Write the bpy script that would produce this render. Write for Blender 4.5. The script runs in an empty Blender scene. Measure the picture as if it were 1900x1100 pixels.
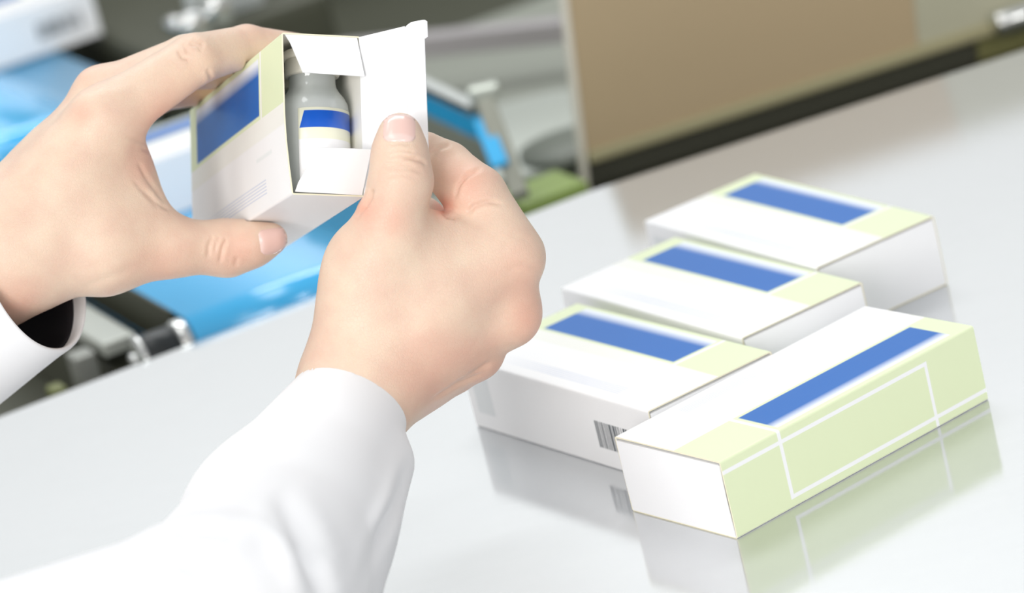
import bpy, bmesh, math, random
import numpy as np
from mathutils import Matrix, Vector

S = bpy.context.scene
COL = S.collection

# ------------------------------------------------------------------ camera, world, lamps, exposure
F_PX = 6703.0
PITCH, ROLL, CAM_H = 0.3221, -0.2464, 0.4188
C0 = np.array([0.0, 0.0, CAM_H])
FW = np.array([0.0, math.cos(PITCH), -math.sin(PITCH)])
_r = np.array([1.0, 0, 0]); _u = np.cross(_r, FW)
RT = math.cos(ROLL) * _r + math.sin(ROLL) * _u
UP = -math.sin(ROLL) * _r + math.cos(ROLL) * _u

cam = bpy.data.cameras.new('camera')
cam_o = bpy.data.objects.new('camera', cam)
COL.objects.link(cam_o)
cam_o.matrix_world = Matrix(((RT[0], UP[0], -FW[0], C0[0]), (RT[1], UP[1], -FW[1], C0[1]), (RT[2], UP[2], -FW[2], C0[2]), (0, 0, 0, 1)))
cam.sensor_width = 36.0
cam.lens = F_PX / 1900.0 * 36.0
cam.clip_start = 0.01
cam.dof.use_dof = True
cam.dof.focus_distance = 1.084
cam.dof.aperture_fstop = 10.0
S.camera = cam_o
S.cycles.transparent_max_bounces = 32

S.view_settings.view_transform = 'Standard'
S.view_settings.look = 'None'
S.view_settings.gamma = 1.0
S.view_settings.use_curve_mapping = False
S.view_settings.exposure = -0.06

world = bpy.data.worlds.new('bright_room')
S.world = world
world.use_nodes = True
bg = world.node_tree.nodes['Background']
bg.inputs['Color'].default_value = (0.985, 0.99, 1.0, 1)
bg.inputs['Strength'].default_value = 0.60


def area(name, loc, target, sx, sy, power, color=(1, 1, 1)):
    l = bpy.data.lights.new(name, 'AREA')
    l.shape = 'RECTANGLE'; l.size = sx; l.size_y = sy; l.energy = power; l.color = color
    o = bpy.data.objects.new(name, l)
    COL.objects.link(o)
    o.location = loc
    o.rotation_euler = (Vector(target) - Vector(loc)).to_track_quat('-Z', 'Y').to_euler()
    return o


area('ceiling_lamp', (-0.5, 1.0, 1.9), (0.0, 1.15, 0), 1.2, 0.5, 6, (1.0, 0.99, 0.97))
area('ceiling_lamp.001', (-0.1, 2.55, 2.0), (-0.05, 1.2, 0), 2.2, 0.35, 23.5, (0.97, 0.99, 1.0))
area('wall_fill', (0.0, 3.2, 2.4), (0.0, 4.6, 1.0), 3.0, 0.3, 50, (1.0, 0.995, 0.985))  # added light, brightens the back wall that the table top mirrors
area('window_lamp', (-0.75, -0.6, 0.62), (0.0, 1.1, 0.1), 0.9, 0.9, 23, (1.0, 0.97, 0.94))
area('vial_fill', (0.42, -0.5, 0.80), (-0.03, 1.1, 0.12), 0.5, 0.5, 5, (1.0, 0.985, 0.97))  # added fill light, shines into the held carton to lift the vials


# ------------------------------------------------------------------ helpers
def ray(px, py):
    return FW + (px - 950.0) / F_PX * RT - (py - 550.0) / F_PX * UP


def at(px, py, depth):
    return C0 + ray(px, py) * depth


def on_z(px, py, z=0.0):
    d = ray(px, py)
    return C0 + d * (z - C0[2]) / d[2]


def px_of(X):
    d = np.asarray(X) - C0
    z = d @ FW
    return np.stack([950 + F_PX * (d @ RT) / z, 550 - F_PX * (d @ UP) / z], -1)


def lin(c):
    return tuple(((v / 255.0) / 12.92 if v / 255.0 <= 0.04045 else ((v / 255.0 + 0.055) / 1.055) ** 2.4) for v in c) + (1.0,)


def mat(name, rgb, rough=0.5, metal=0.0, spec=0.5, **kw):
    m = bpy.data.materials.new(name)
    m.use_nodes = True
    b = m.node_tree.nodes['Principled BSDF']
    b.inputs['Base Color'].default_value = lin(rgb)
    b.inputs['Roughness'].default_value = rough
    b.inputs['Metallic'].default_value = metal
    b.inputs['Specular IOR Level'].default_value = spec
    for k, v in kw.items():
        b.inputs[k.replace('_', ' ')].default_value = v
    return m


def link(name, me, material=None, parent=None, smooth=True):
    o = bpy.data.objects.new(name, me)
    COL.objects.link(o)
    if material is not None:
        for mm in (material if isinstance(material, (list, tuple)) else [material]):
            me.materials.append(mm)
    if smooth:
        me.polygons.foreach_set('use_smooth', [True] * len(me.polygons))
    if parent is not None:
        o.parent = parent
    return o


def from_bm(name, bm, material=None, parent=None, smooth=False):
    me = bpy.data.meshes.new(name)
    bm.normal_update()
    bm.to_mesh(me); bm.free()
    return link(name, me, material, parent, smooth)


def from_py(name, v, f, material=None, parent=None, smooth=False):
    me = bpy.data.meshes.new(name)
    me.from_pydata([tuple(map(float, p)) for p in v], [], [tuple(map(int, q)) for q in f])
    me.update()
    return link(name, me, material, parent, smooth)


def tag(o, label=None, cat=None, group=None, kind=None):
    if label: o['label'] = label
    if cat: o['category'] = cat
    if group: o['group'] = group
    if kind: o['kind'] = kind
    return o


def thing(name, label, cat, M=None, group=None):
    o = bpy.data.objects.new(name, None)
    o.empty_display_size = 0.02
    COL.objects.link(o)
    if M is not None:
        o.matrix_world = M
    return tag(o, label, cat, group)


def frame(o, x, y, z):
    return Matrix(((x[0], y[0], z[0], o[0]), (x[1], y[1], z[1], o[1]), (x[2], y[2], z[2], o[2]), (0, 0, 0, 1)))


def nrm(v):
    v = np.asarray(v, float)
    return v / np.linalg.norm(v)


def bevel_bm(bm, w, seg=2):
    bmesh.ops.bevel(bm, geom=list(bm.edges), offset=w, segments=seg, affect='EDGES', profile=0.5)


def box_bm(lo, hi, bev=0.0, seg=2, bm=None):
    b = bmesh.new()
    bmesh.ops.create_cube(b, size=1.0)
    for v in b.verts:
        v.co = Vector([lo[i] + (v.co[i] + 0.5) * (hi[i] - lo[i]) for i in range(3)])
    if bev: bevel_bm(b, bev, seg)
    if bm is not None:
        tmp = bpy.data.meshes.new('tmp'); b.to_mesh(tmp); b.free(); bm.from_mesh(tmp); bpy.data.meshes.remove(tmp)
        return bm
    return b


def hexa(name, pts, material, parent=None, bev=0.0006):
    """a solid from 8 corner points: 4 of the bottom then 4 of the top, same order"""
    bm = bmesh.new()
    vs = [bm.verts.new(tuple(map(float, p))) for p in pts]
    for f in ((3, 2, 1, 0), (4, 5, 6, 7), (0, 1, 5, 4), (1, 2, 6, 5), (2, 3, 7, 6), (3, 0, 4, 7)):
        bm.faces.new([vs[i] for i in f])
    bmesh.ops.recalc_face_normals(bm, faces=bm.faces)
    if bev: bevel_bm(bm, bev, 2)
    return from_bm(name, bm, material, parent)


def bar(a, b, w, h, up=(0, 0, 1)):
    """8 corners of a square bar from a to b, w wide, h high, its underside centred on a-b"""
    a = np.asarray(a, float); b = np.asarray(b, float)
    d = nrm(b - a); s = nrm(np.cross(d, up)); u = nrm(np.cross(s, d))
    q = [a - s * w / 2, a + s * w / 2, b + s * w / 2, b - s * w / 2]
    return q + [p + u * h for p in q]


def lathe(name, prof, material, parent=None, seg=48, M=None, smooth=True, caps=True):
    """prof: list of (radius, z)"""
    v = []; f = []
    for r, z in prof:
        for k in range(seg):
            a = 2 * math.pi * k / seg
            v.append((r * math.cos(a), r * math.sin(a), z))
    n = len(prof)
    for i in range(n - 1):
        for k in range(seg):
            k2 = (k + 1) % seg
            f.append((i * seg + k, i * seg + k2, (i + 1) * seg + k2, (i + 1) * seg + k))
    if caps:
        f.append(tuple(range(seg))[::-1]); f.append(tuple(range((n - 1) * seg, n * seg)))
    o = from_py(name, v, f, material, parent, smooth)
    if M is not None: o.matrix_local = M
    return o


def axis_frame(a, b):
    a = np.asarray(a, float); b = np.asarray(b, float)
    z = nrm(b - a); x = nrm(np.cross((0.31, 0.2, 0.93), z)); y = np.cross(z, x)
    return frame(a, x, y, z), float(np.linalg.norm(b - a))


def rod(name, a, b, r, material, parent=None, bev=0.0008, seg=32):
    M, L = axis_frame(a, b)
    bev = min(bev, r * 0.4)
    return lathe(name, [(r - bev, 0), (r, bev), (r, L - bev), (r - bev, L)], material, parent, seg, M)


# ------------------------------------------------------------------ node helpers for printed card
class NT:
    def __init__(self, m):
        self.t = m.node_tree; self.n = self.t.nodes; self.l = self.t.links

    def new(self, kind, **kw):
        x = self.n.new(kind)
        for k, v in kw.items(): setattr(x, k, v)
        return x

    def put(self, sock, v):
        if isinstance(v, (int, float)): sock.default_value = v
        elif isinstance(v, tuple): sock.default_value = v
        else: self.l.new(v, sock)

    def math(self, op, a, b=0.0, clamp=False):
        x = self.new('ShaderNodeMath', operation=op); x.use_clamp = clamp
        self.put(x.inputs[0], a); self.put(x.inputs[1], b)
        return x.outputs[0]

    def ramp(self, v, a, b):
        """0 below a, 1 above b (also for a > b)"""
        x = self.new('ShaderNodeMapRange'); x.clamp = True
        self.put(x.inputs['Value'], v)
        x.inputs['From Min'].default_value = a; x.inputs['From Max'].default_value = b
        return x.outputs['Result']

    def rect(self, u, v, u0, u1, v0, v1, e=0.00012):
        a = self.math('MULTIPLY', self.ramp(u, u0 - e, u0 + e), self.ramp(u, u1 + e, u1 - e))
        b = self.math('MULTIPLY', self.ramp(v, v0 - e, v0 + e), self.ramp(v, v1 + e, v1 - e))
        return self.math('MULTIPLY', a, b)

    def mix(self, fac, a, b):
        x = self.new('ShaderNodeMix', data_type='RGBA')
        self.put(x.inputs[0], fac); self.put(x.inputs[6], a); self.put(x.inputs[7], b)
        return x.outputs[2]

    def noise(self, scale, vec=None, detail=4.0, rough=0.5):
        x = self.new('ShaderNodeTexNoise')
        x.inputs['Scale'].default_value = scale; x.inputs['Detail'].default_value = detail; x.inputs['Roughness'].default_value = rough
        if vec is not None: self.l.new(vec, x.inputs['Vector'])
        return x.outputs[0]


L_, W_, T_ = 0.1059, 0.0498, 0.025          # carton: length, width, thickness
WHITE = (247, 248, 249); GREEN = (227, 238, 200); BLUE = (0, 102, 188); PALE = (236, 240, 226)


def card(name, rough=0.32):
    m = mat(name, WHITE, rough, 0, 0.22)
    m.node_tree.nodes['Principled BSDF'].inputs['Coat Weight'].default_value = 0.04
    m.node_tree.nodes['Principled BSDF'].inputs['Coat Roughness'].default_value = 0.06
    n = NT(m)
    tc = n.new('ShaderNodeTexCoord'); sp = n.new('ShaderNodeSeparateXYZ')
    n.l.new(tc.outputs['Object'], sp.inputs[0])
    return m, n, sp


def finish(m, n, col):
    n.l.new(col, m.node_tree.nodes['Principled BSDF'].inputs['Base Color'])
    return m


# front of the carton: u = distance from the opening end, v = distance from the blue long edge
def make_front():
    m, n, sp = card('carton_front_print')
    mm = 0.001
    u = n.math('SUBTRACT', L_ / 2, sp.outputs[0]); v = n.math('SUBTRACT', W_ / 2, sp.outputs[1])
    w = lin(WHITE); g = lin(GREEN)
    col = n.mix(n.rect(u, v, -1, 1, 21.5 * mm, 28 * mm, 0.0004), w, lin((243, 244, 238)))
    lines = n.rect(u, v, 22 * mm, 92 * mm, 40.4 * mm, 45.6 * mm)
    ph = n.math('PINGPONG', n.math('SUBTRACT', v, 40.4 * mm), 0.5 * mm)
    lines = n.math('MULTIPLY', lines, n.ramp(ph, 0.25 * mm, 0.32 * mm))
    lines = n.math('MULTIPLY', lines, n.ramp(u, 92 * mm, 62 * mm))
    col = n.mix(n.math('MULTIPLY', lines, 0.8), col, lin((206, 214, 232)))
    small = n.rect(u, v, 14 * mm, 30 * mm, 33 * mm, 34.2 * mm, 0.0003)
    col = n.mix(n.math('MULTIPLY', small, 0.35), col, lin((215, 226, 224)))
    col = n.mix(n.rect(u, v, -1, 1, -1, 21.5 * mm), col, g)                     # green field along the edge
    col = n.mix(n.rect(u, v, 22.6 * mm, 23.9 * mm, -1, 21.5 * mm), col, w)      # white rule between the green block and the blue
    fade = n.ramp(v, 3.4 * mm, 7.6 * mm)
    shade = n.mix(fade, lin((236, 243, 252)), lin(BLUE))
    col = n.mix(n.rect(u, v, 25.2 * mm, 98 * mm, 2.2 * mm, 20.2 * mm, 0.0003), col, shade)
    return finish(m, n, col)


def make_side():                 # long green side: t = distance from the front face
    m, n, sp = card('carton_green_side_print')
    mm = 0.001
    u = n.math('SUBTRACT', L_ / 2, sp.outputs[0]); t = n.math('SUBTRACT', T_, sp.outputs[2])
    w = lin((246, 248, 250)); col = lin(GREEN)
    for r in ((-1, 84.6, 3.0, 4.3), (83.4, 84.6, 3.0, 26), (22.6, 23.9, -1, 22.2), (22.6, 110, 20.9, 22.2)):
        col = n.mix(n.rect(u, t, r[0] * mm, r[1] * mm, r[2] * mm, r[3] * mm), col, w)
    return finish(m, n, col)


def make_barcode():
    m, n, sp = card('carton_white_side_print', 0.3)
    mm = 0.001
    u = n.math('SUBTRACT', L_ / 2, sp.outputs[0]); t = n.math('SUBTRACT', T_, sp.outputs[2])
    col = lin(WHITE)
    rnd = random.Random(5); x = 8.0; bars = None
    while x < 31.5:
        b = rnd.choice((0.35, 0.35, 0.7, 1.0)); g = rnd.choice((0.35, 0.5, 0.8))
        r = n.rect(u, t, x * mm, (x + b) * mm, 9 * mm, 18.3 * mm, 0.00005)
        bars = r if bars is None else n.math('ADD', bars, r, True)
        x += b + g
    col = n.mix(bars, col, lin((46, 58, 66)))
    col = n.mix(n.math('MULTIPLY', n.rect(u, t, 92 * mm, 102 * mm, 5 * mm, 19 * mm, 0.0003), 0.35), col, lin((196, 206, 208)))
    return finish(m, n, col)


M_FRONT = make_front(); M_SIDE = make_side(); M_BAR = make_barcode()
M_CARD = mat('white_card', (247, 248, 250), 0.45, 0, 0.4)
M_CARD_IN = mat('raw_card_inside', (248, 246, 238), 0.6, 0, 0.3)
M_EDGE = mat('cut_card_edge', (240, 234, 208), 0.7, 0, 0.2)
WALL_T = 0.00045


def carton_body(name, parent, bow=0.0, dent=0.0, plain=False):
    """rectangular card tube along X, open at both ends, wall thickness WALL_T, corners slightly rounded"""
    r = 0.0007
    NM = 6                                   # pieces along each flat side
    def ring(off):
        y, z0, z1 = W_ / 2 - off, off, T_ - off
        rr = max(r - off, 0.0002)
        q = []; side = []
        arcs = []
        for cy, cz, a0 in ((y - rr, z1 - rr, 0), (-y + rr, z1 - rr, 90), (-y + rr, z0 + rr, 180), (y - rr, z0 + rr, 270)):
            arcs.append([(cy + rr * math.cos(math.radians(a0 + 30 * k)), cz + rr * math.sin(math.radians(a0 + 30 * k))) for k in range(4)])
        for c in range(4):
            for k in range(4):
                q.append(arcs[c][k]); side.append((1, 0, 2, 3)[c] if k < 2 else (0, 2, 3, 1)[c])
            p0 = arcs[c][3]; p1 = arcs[(c + 1) % 4][0]
            side[-1] = (0, 2, 3, 1)[c]
            for k in range(1, NM):
                t = k / NM
                q.append((p0[0] + (p1[0] - p0[0]) * t, p0[1] + (p1[1] - p0[1]) * t)); side.append((0, 2, 3, 1)[c])
        return q, side
    ro, side = ring(0.0); ri, _ = ring(WALL_T)
    n = len(ro); NX = 13
    v = []; f = []; mi = []
    for q in (ro, ri):
        for i in range(NX):
            x = -L_ / 2 + L_ * i / (NX - 1)
            for y, z in q:
                wy = math.cos(math.pi * y / W_)
                b = bow * math.sin(math.pi * i / (NX - 1)) * wy if z > T_ / 2 else 0.0
                if dent and z > T_ * 0.3:
                    vv = 0.5 - y / W_
                    b -= dent * max(0.0, (vv - 0.55) / 0.45) ** 1.3 * (i / (NX - 1)) ** 3 * min(1.0, (z - T_ * 0.3) / (T_ * 0.6))
                v.append((x, y, z + b))
    N = n * NX
    for i in range(NX - 1):
        for k in range(n):
            k2 = (k + 1) % n
            a, b, c, d = i * n + k, i * n + k2, (i + 1) * n + k2, (i + 1) * n + k
            f.append((a, d, c, b)); mi.append(side[k])
            f.append((N + a, N + b, N + c, N + d)); mi.append(4)
    for i in (0, NX - 1):
        for k in range(n):
            k2 = (k + 1) % n
            q = (i * n + k, i * n + k2, N + i * n + k2, N + i * n + k)
            f.append(q if i == 0 else q[::-1]); mi.append(5)
    o = from_py(name, v, f, [M_FRONT, M_SIDE, M_CARD if plain else M_BAR, M_CARD, M_CARD_IN, M_EDGE], parent, False)
    o.data.polygons.foreach_set('material_index', mi)
    bm = bmesh.new(); bm.from_mesh(o.data); bmesh.ops.recalc_face_normals(bm, faces=bm.faces); bm.to_mesh(o.data); bm.free()
    return o


def end_flap(parent, sgn, bulge):
    """the closed tuck flap: a slightly bowed card panel folded over the end, tongue tucked in along the front edge"""
    v = []; f = []
    x0 = sgn * (L_ / 2 - 0.0002)
    ny, nz = 12, 8
    zs = [0.0004 + (T_ - 0.0016) * j / nz for j in range(nz + 1)]
    for lay in (0, 1):
        for j, z in enumerate(zs):
            for i in range(ny + 1):
                y = -W_ / 2 + 0.0007 + (W_ - 0.0014) * i / ny
                b = bulge * math.sin(math.pi * j / nz) * (0.4 + 0.6 * math.sin(math.pi * i / ny))
                v.append((x0 + sgn * (b + (0.0004 if lay == 0 else 0.0)), y, z))
        # tongue tucked in behind the front panel
        for i in range(ny + 1):
            y = -W_ / 2 + 0.0012 + (W_ - 0.0024) * i / ny
            v.append((x0 - sgn * 0.012, y, T_ - 0.0011 - (0.0004 if lay else 0)))
    n = ny + 1; rows = nz + 2; N = n * rows
    for j in range(rows - 1):
        for i in range(ny):
            a = j * n + i
            f.append((a, a + 1, a + n + 1, a + n)); f.append((N + a, N + a + n, N + a + n + 1, N + a + 1))
    for j in range(rows - 1):
        for i in (0, ny):
            a = j * n + i; f.append((a, a + n, N + a + n, N + a))
    for j in (0, rows - 1):
        for i in range(ny):
            a = j * n + i; f.append((a, a + 1, N + a + 1, N + a))
    o = from_py('end_flap', v, f, M_CARD, parent, False)
    bm = bmesh.new(); bm.from_mesh(o.data); bmesh.ops.recalc_face_normals(bm, faces=bm.faces); bm.to_mesh(o.data); bm.free()
    return o


def closed_carton(label, M, group, bow=0.0002, bulge=0.0006):
    t = thing('medicine_carton', label, 'carton', M, group)
    carton_body('carton_body', t, bow)
    end_flap(t, 1, bulge); end_flap(t, -1, bulge)
    return t


def carton_on_table(corner, yaw, kind, z=0.0):
    """corner: the near left bottom corner; kind 'P' lies along the yaw axis, 'F' is turned a quarter"""
    ax = np.array([math.cos(yaw), math.sin(yaw), 0]); ay = np.array([-math.sin(yaw), math.cos(yaw), 0])
    o = np.array([corner[0], corner[1], z])
    if kind == 'P':
        return frame(o + ax * L_ / 2 + ay * W_ / 2, ax, ay, (0, 0, 1))
    return frame(o + ax * W_ / 2 + ay * L_ / 2, -ay, ax, (0, 0, 1))


# ------------------------------------------------------------------ structure
M_FLOOR = mat('grey_floor', (150, 152, 148), 0.5)
fl = from_bm('floor', box_bm((-3, -2.5, -0.95), (3, 5, -0.90)), M_FLOOR)
tag(fl, kind='structure')

# ------------------------------------------------------------------ table
def steel_table_mat():
    m = bpy.data.materials.new('brushed_steel_top'); m.use_nodes = True
    n = NT(m); b = m.node_tree.nodes['Principled BSDF']; out = m.node_tree.nodes['Material Output']
    tc = n.new('ShaderNodeTexCoord'); mp = n.new('ShaderNodeMapping')
    n.l.new(tc.outputs['Object'], mp.inputs[0]); mp.inputs['Scale'].default_value = (40, 1400, 1)
    mp.inputs['Rotation'].default_value = (0, 0, 0.12)
    scr = n.noise(1.0, mp.outputs[0], 6.0, 0.6)
    cl = n.noise(9.0, tc.outputs['Object'], 3.0)
    b.inputs['Metallic'].default_value = 1.0
    n.l.new(n.mix(scr, lin((194, 196, 197)), lin((216, 218, 219))), b.inputs['Base Color'])
    n.l.new(n.math('ADD', n.math('MULTIPLY', cl, 0.03), 0.05), b.inputs['Roughness'])
    bp = n.new('ShaderNodeBump'); bp.inputs['Strength'].default_value = 0.05; bp.inputs['Distance'].default_value = 0.0003
    n.l.new(scr, bp.inputs['Height']); n.l.new(bp.outputs[0], b.inputs['Normal'])
    r = n.new('ShaderNodeBsdfPrincipled')
    r.inputs['Metallic'].default_value = 1.0
    r.inputs['Base Color'].default_value = lin((236, 238, 240)); r.inputs['Roughness'].default_value = 0.55
    n.l.new(bp.outputs[0], r.inputs['Normal'])
    mx = n.new('ShaderNodeMixShader'); mx.inputs[0].default_value = 0.24
    n.l.new(b.outputs[0], mx.inputs[1]); n.l.new(r.outputs[0], mx.inputs[2]); n.l.new(mx.outputs[0], out.inputs['Surface'])
    return m


M_STEEL_TOP = steel_table_mat()
M_STEEL = mat('steel', (190, 194, 192), 0.28, 1.0)
M_CHROME = mat('polished_steel', (228, 230, 230), 0.12, 1.0)
M_DARK = mat('dark_painted_steel', (66, 66, 52), 0.5)
M_BLACK = mat('black_rubber', (30, 36, 38), 0.35)
M_BELT = mat('blue_belt', (40, 184, 246), 0.2, 0, 1.0, Coat_Weight=0.8, Coat_Roughness=0.08)
M_GREYGREEN = mat('grey_green_machine_paint', (142, 148, 136), 0.4)
M_OLIVE = mat('olive_green_paint', (140, 164, 84), 0.45)
M_TAN = mat('tan_sheet', (182, 162, 128), 0.5)
M_GREYSHEET = mat('grey_olive_sheet', (182, 180, 156), 0.45)
M_RAIL = mat('olive_rail', (168, 162, 126), 0.4)

E0 = on_z(0, 770); E1 = on_z(1085, 355); E2 = on_z(1900, 90)
d01 = nrm(E1 - E0); d12 = nrm(E2 - E1)
A0 = E0 - d01 * 0.35; A2 = E2 + d12 * 0.35
tb = thing('steel_table', 'brushed stainless steel table top, bright and reflective, carrying the cartons', 'table', frame((0, 1.0, -0.9), (1, 0, 0), (0, 1, 0), (0, 0, 1)))
poly = [A0, E1, A2, np.array([A2[0], 0.55, 0]), np.array([A0[0], 0.55, 0])]
bm = bmesh.new()
vs = [bm.verts.new((p[0], p[1] - 1.0, 0.9)) for p in poly]
f = bm.faces.new(vs[::-1])
r = bmesh.ops.extrude_face_region(bm, geom=[f])
for g in r['geom']:
    if isinstance(g, bmesh.types.BMVert): g.co.z -= 0.035
bmesh.ops.recalc_face_normals(bm, faces=bm.faces)
bevel_bm(bm, 0.002, 3)
from_bm('table_top', bm, M_STEEL_TOP, tb)
for x, y in ((A0[0] + 0.06, 0.62), (A2[0] - 0.06, 0.62), (A0[0] + 0.06, A0[1] - 0.08), (A2[0] - 0.06, A2[1] - 0.08)):
    from_bm('leg', box_bm((x - 0.02, y - 1.02, 0.0), (x + 0.02, y - 0.98, 0.866), 0.002), M_STEEL, tb)

wb = from_bm('wall_back', box_bm((-3, 4.6, -0.95), (3, 4.7, 2.6)), mat('pale_wall_paint', (229, 231, 231), 0.6))
tag(wb, kind='structure')

# ------------------------------------------------------------------ packing machine beyond the table
dperp = np.array([-d01[1], d01[0], 0.0])     # away from the table's far edge
ZV = np.array([0, 0, 1.0])


def slab(name, p0, along, across, la, lc, z0, z1, material, parent=None, bev=0.001):
    """upright block: foot corner p0 (x, y), edges along/across"""
    a = nrm(along); c = nrm(across)
    q = [p0, p0 + a * la, p0 + a * la + c * lc, p0 + c * lc]
    q = [np.array([v[0], v[1], z0]) for v in q] + [np.array([v[0], v[1], z1]) for v in q]
    return hexa(name, q, material, parent, bev)


M_BASE = mat('dark_olive_steel', (70, 72, 58), 0.55, 0.2)
M_DECK = mat('grey_machine_deck', (150, 154, 144), 0.5, 0.1)
M_BARGREY = mat('lilac_grey_bar', (172, 168, 170), 0.4, 0.2)
M_BOLT = mat('zinc', (222, 224, 222), 0.2, 1.0)

base = thing('packing_machine', 'dark grey-green packing machine bed and housing behind the steel table', 'machine')
pA = E0 - d01 * 0.4 + dperp * 0.022
slab('machine_base', pA, d01, dperp, 0.4 + 0.27 + 0.5, 1.1, -0.90, -0.045, M_BASE, base, 0.004)
pD = on_z(560, 300, -0.045)
slab('deck_plate', E0 + d01 * 0.214 + dperp * 0.030, d01, dperp, 0.083, 0.42, -0.045, -0.042, M_DECK, base, 0.001)
slab('deck_plate', E0 + d01 * 0.2975 + dperp * 0.145, d01, dperp, 0.36, 0.305, -0.045, -0.042, M_DECK, base, 0.001)
hp = on_z(150, -60, -0.04)
slab('rear_housing', E0 + d01 * 0.205 + dperp * 0.68, d01, dperp, 0.45, 0.25, -0.045, 0.16, mat('olive_grey_housing', (112, 116, 102), 0.5), base, 0.004)
rl = [at(560, 108, 1.79), at(1075, 52, 1.745)]
hexa('cross_rail', bar(rl[0] - ZV * 0.005, rl[1] + (rl[1] - rl[0]) * 0.02 - ZV * 0.005, 0.012, 0.0105), M_BARGREY, base)
g0 = at(395, 62, 1.80)
HS = E0 + d01 * ((on_z(345, 592, 0.006) - E0) @ d01 + 0.112 + 0.022)
slab('side_housing', HS + dperp * 0.40, d01, dperp, 0.10, 0.25, -0.045, 0.012, M_BASE, base, 0.006)
slab('grey_bracket', HS + dperp * 0.42 + d01 * 0.034, d01, dperp, 0.040, 0.012, 0.0, 0.050, mat('light_grey_casting', (196, 202, 200), 0.4), base, 0.004)
for px_, py_, r_ in ((352, 46, 0.0075), (395, 14, 0.007), (318, 42, 0.004)):
    c_ = at(px_, py_, 1.76)
    rod('clamp_knob', c_ - dperp * 0.012, c_ + dperp * 0.004 - ZV * 0.0, r_, M_BOLT, base)
slab('olive_cover', on_z(1012, 392, -0.032) - d01 * 0.010, d01, dperp, 0.032, 0.030, -0.0415, -0.026, M_OLIVE, base, 0.001)

tt = on_z(985, 262, -0.0415)
turn = thing('turntable', 'round light grey turntable plate behind the blue guide, beside the tan cover', 'turntable', frame(tt, (1, 0, 0), (0, 1, 0), (0, 0, 1)))
lathe('disc', [(0.0, 0.0), (0.060, 0.0), (0.062, 0.001), (0.062, 0.0035), (0.060, 0.0045), (0.0, 0.0045)], mat('satin_aluminium', (186, 192, 184), 0.45, 0.3), turn, 72, caps=False)
hub = on_z(1070, 275, -0.037) - tt
lathe('recess_plate', [(0.0, 0.0), (0.024, 0.0), (0.026, 0.001), (0.026, 0.003), (0.0, 0.003)], mat('dark_grey_plate', (112, 118, 108), 0.45), turn, 48, frame((hub[0], hub[1], 0.0046), (1, 0, 0), (0, 1, 0), (0, 0, 1)), caps=False)

# conveyor: two blue belts one after the other
def belt_loop(name, p, length, width, r, parent):
    """flat belt running round two rollers; p: top centre line start (axis of the front roller), runs along dperp"""
    prof = []
    n = 18
    for k in range(n + 1):
        a = -math.pi / 2 - math.pi * k / n     # front half circle from below to the top
        prof.append((math.cos(a) * r, math.sin(a) * r))
    for k in range(n + 1):
        a = math.pi / 2 - math.pi * k / n
        prof.append((length + math.cos(a) * r, math.sin(a) * r))
    m = len(prof)
    v = []; f = []
    for s, th in ((-width / 2, 0), (width / 2, 0), (width / 2, 0.0012), (-width / 2, 0.0012)):
        for i, (x, z) in enumerate(prof):
            if th:
                cx = 0 if i <= n else length
                dx, dz = x - cx, z
                l = math.hypot(dx, dz); x = cx + dx * (l - th) / l; z = dz * (l - th) / l
            q = p + dperp * x + d01 * s + ZV * z
            v.append(q)
    for a, b in ((0, 1), (1, 2), (2, 3), (3, 0)):
        for i in range(m):
            j = (i + 1) % m
            f.append((a * m + i, b * m + i, b * m + j, a * m + j))
    o = from_py(name, v, f, M_BELT, parent, True)
    bm = bmesh.new(); bm.from_mesh(o.data); bmesh.ops.recalc_face_normals(bm, faces=bm.faces); bm.to_mesh(o.data); bm.free()
    o.data.polygons.foreach_set('use_smooth', [True] * len(o.data.polygons))
    return o


RB = 0.0105
cr0 = on_z(345, 592, 0.006); BW = 0.112
ax0 = np.array([cr0[0], cr0[1], 0.0]) + d01 * BW / 2 + dperp * 0.004
ax0 = E0 + d01 * ((ax0 - E0) @ d01) + dperp * 0.0135 + ZV * -0.0040
conv = thing('conveyor', 'near blue conveyor belt with its end roller along the far edge of the steel table', 'conveyor')
belt_loop('belt', ax0, 0.27, BW, RB, conv)
rod('roller', ax0 - d01 * (BW / 2 - 0.002), ax0 + d01 * (BW / 2 - 0.002), RB - 0.0014, M_STEEL, conv)
eL = ax0 - d01 * BW / 2
rod('chrome_collar', eL, eL - d01 * 0.0055, 0.0098, M_BOLT, conv)
rod('black_bushing', eL - d01 * 0.0055, eL - d01 * 0.0190, 0.0088, M_BLACK, conv)
slab('side_plate', eL + d01 * 0.0008 + dperp * 0.012, dperp, -d01, 0.25, 0.0020, -0.0120, 0.0062, M_BASE, conv, 0.0004)
rod('end_washer', eL - d01 * 0.0190, eL - d01 * 0.0215, 0.0100, M_BOLT, conv)
rod('shaft', eL - d01 * 0.0215, eL - d01 * 0.0245, 0.0035, M_BOLT, conv)
lo = eL - d01 * 0.019 - ZV * 0.012
rod('lower_bolt', lo, lo - d01 * 0.006, 0.004, M_BOLT, conv)
slab('side_frame', eL - d01 * 0.012 + dperp * 0.022, dperp, -d01, 0.25, 0.010, -0.0448, -0.016, M_BASE, conv)
slab('side_rail', eL - d01 * 0.010 + dperp * 0.034, dperp, -d01, 0.24, 0.014, -0.010, -0.004, mat('light_grey_rail', (188, 192, 184), 0.4, 0.3), conv)
slab('side_frame', eL + d01 * (BW + 0.004) + dperp * 0.014, dperp, d01, 0.25, 0.006, -0.0448, -0.002, M_BASE, conv)
slab('olive_post', eL - d01 * 0.050 + dperp * 0.026, d01, dperp, 0.006, 0.01, -0.0448, -0.012, mat('dark_olive_post', (112, 118, 66), 0.5), conv)
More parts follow.
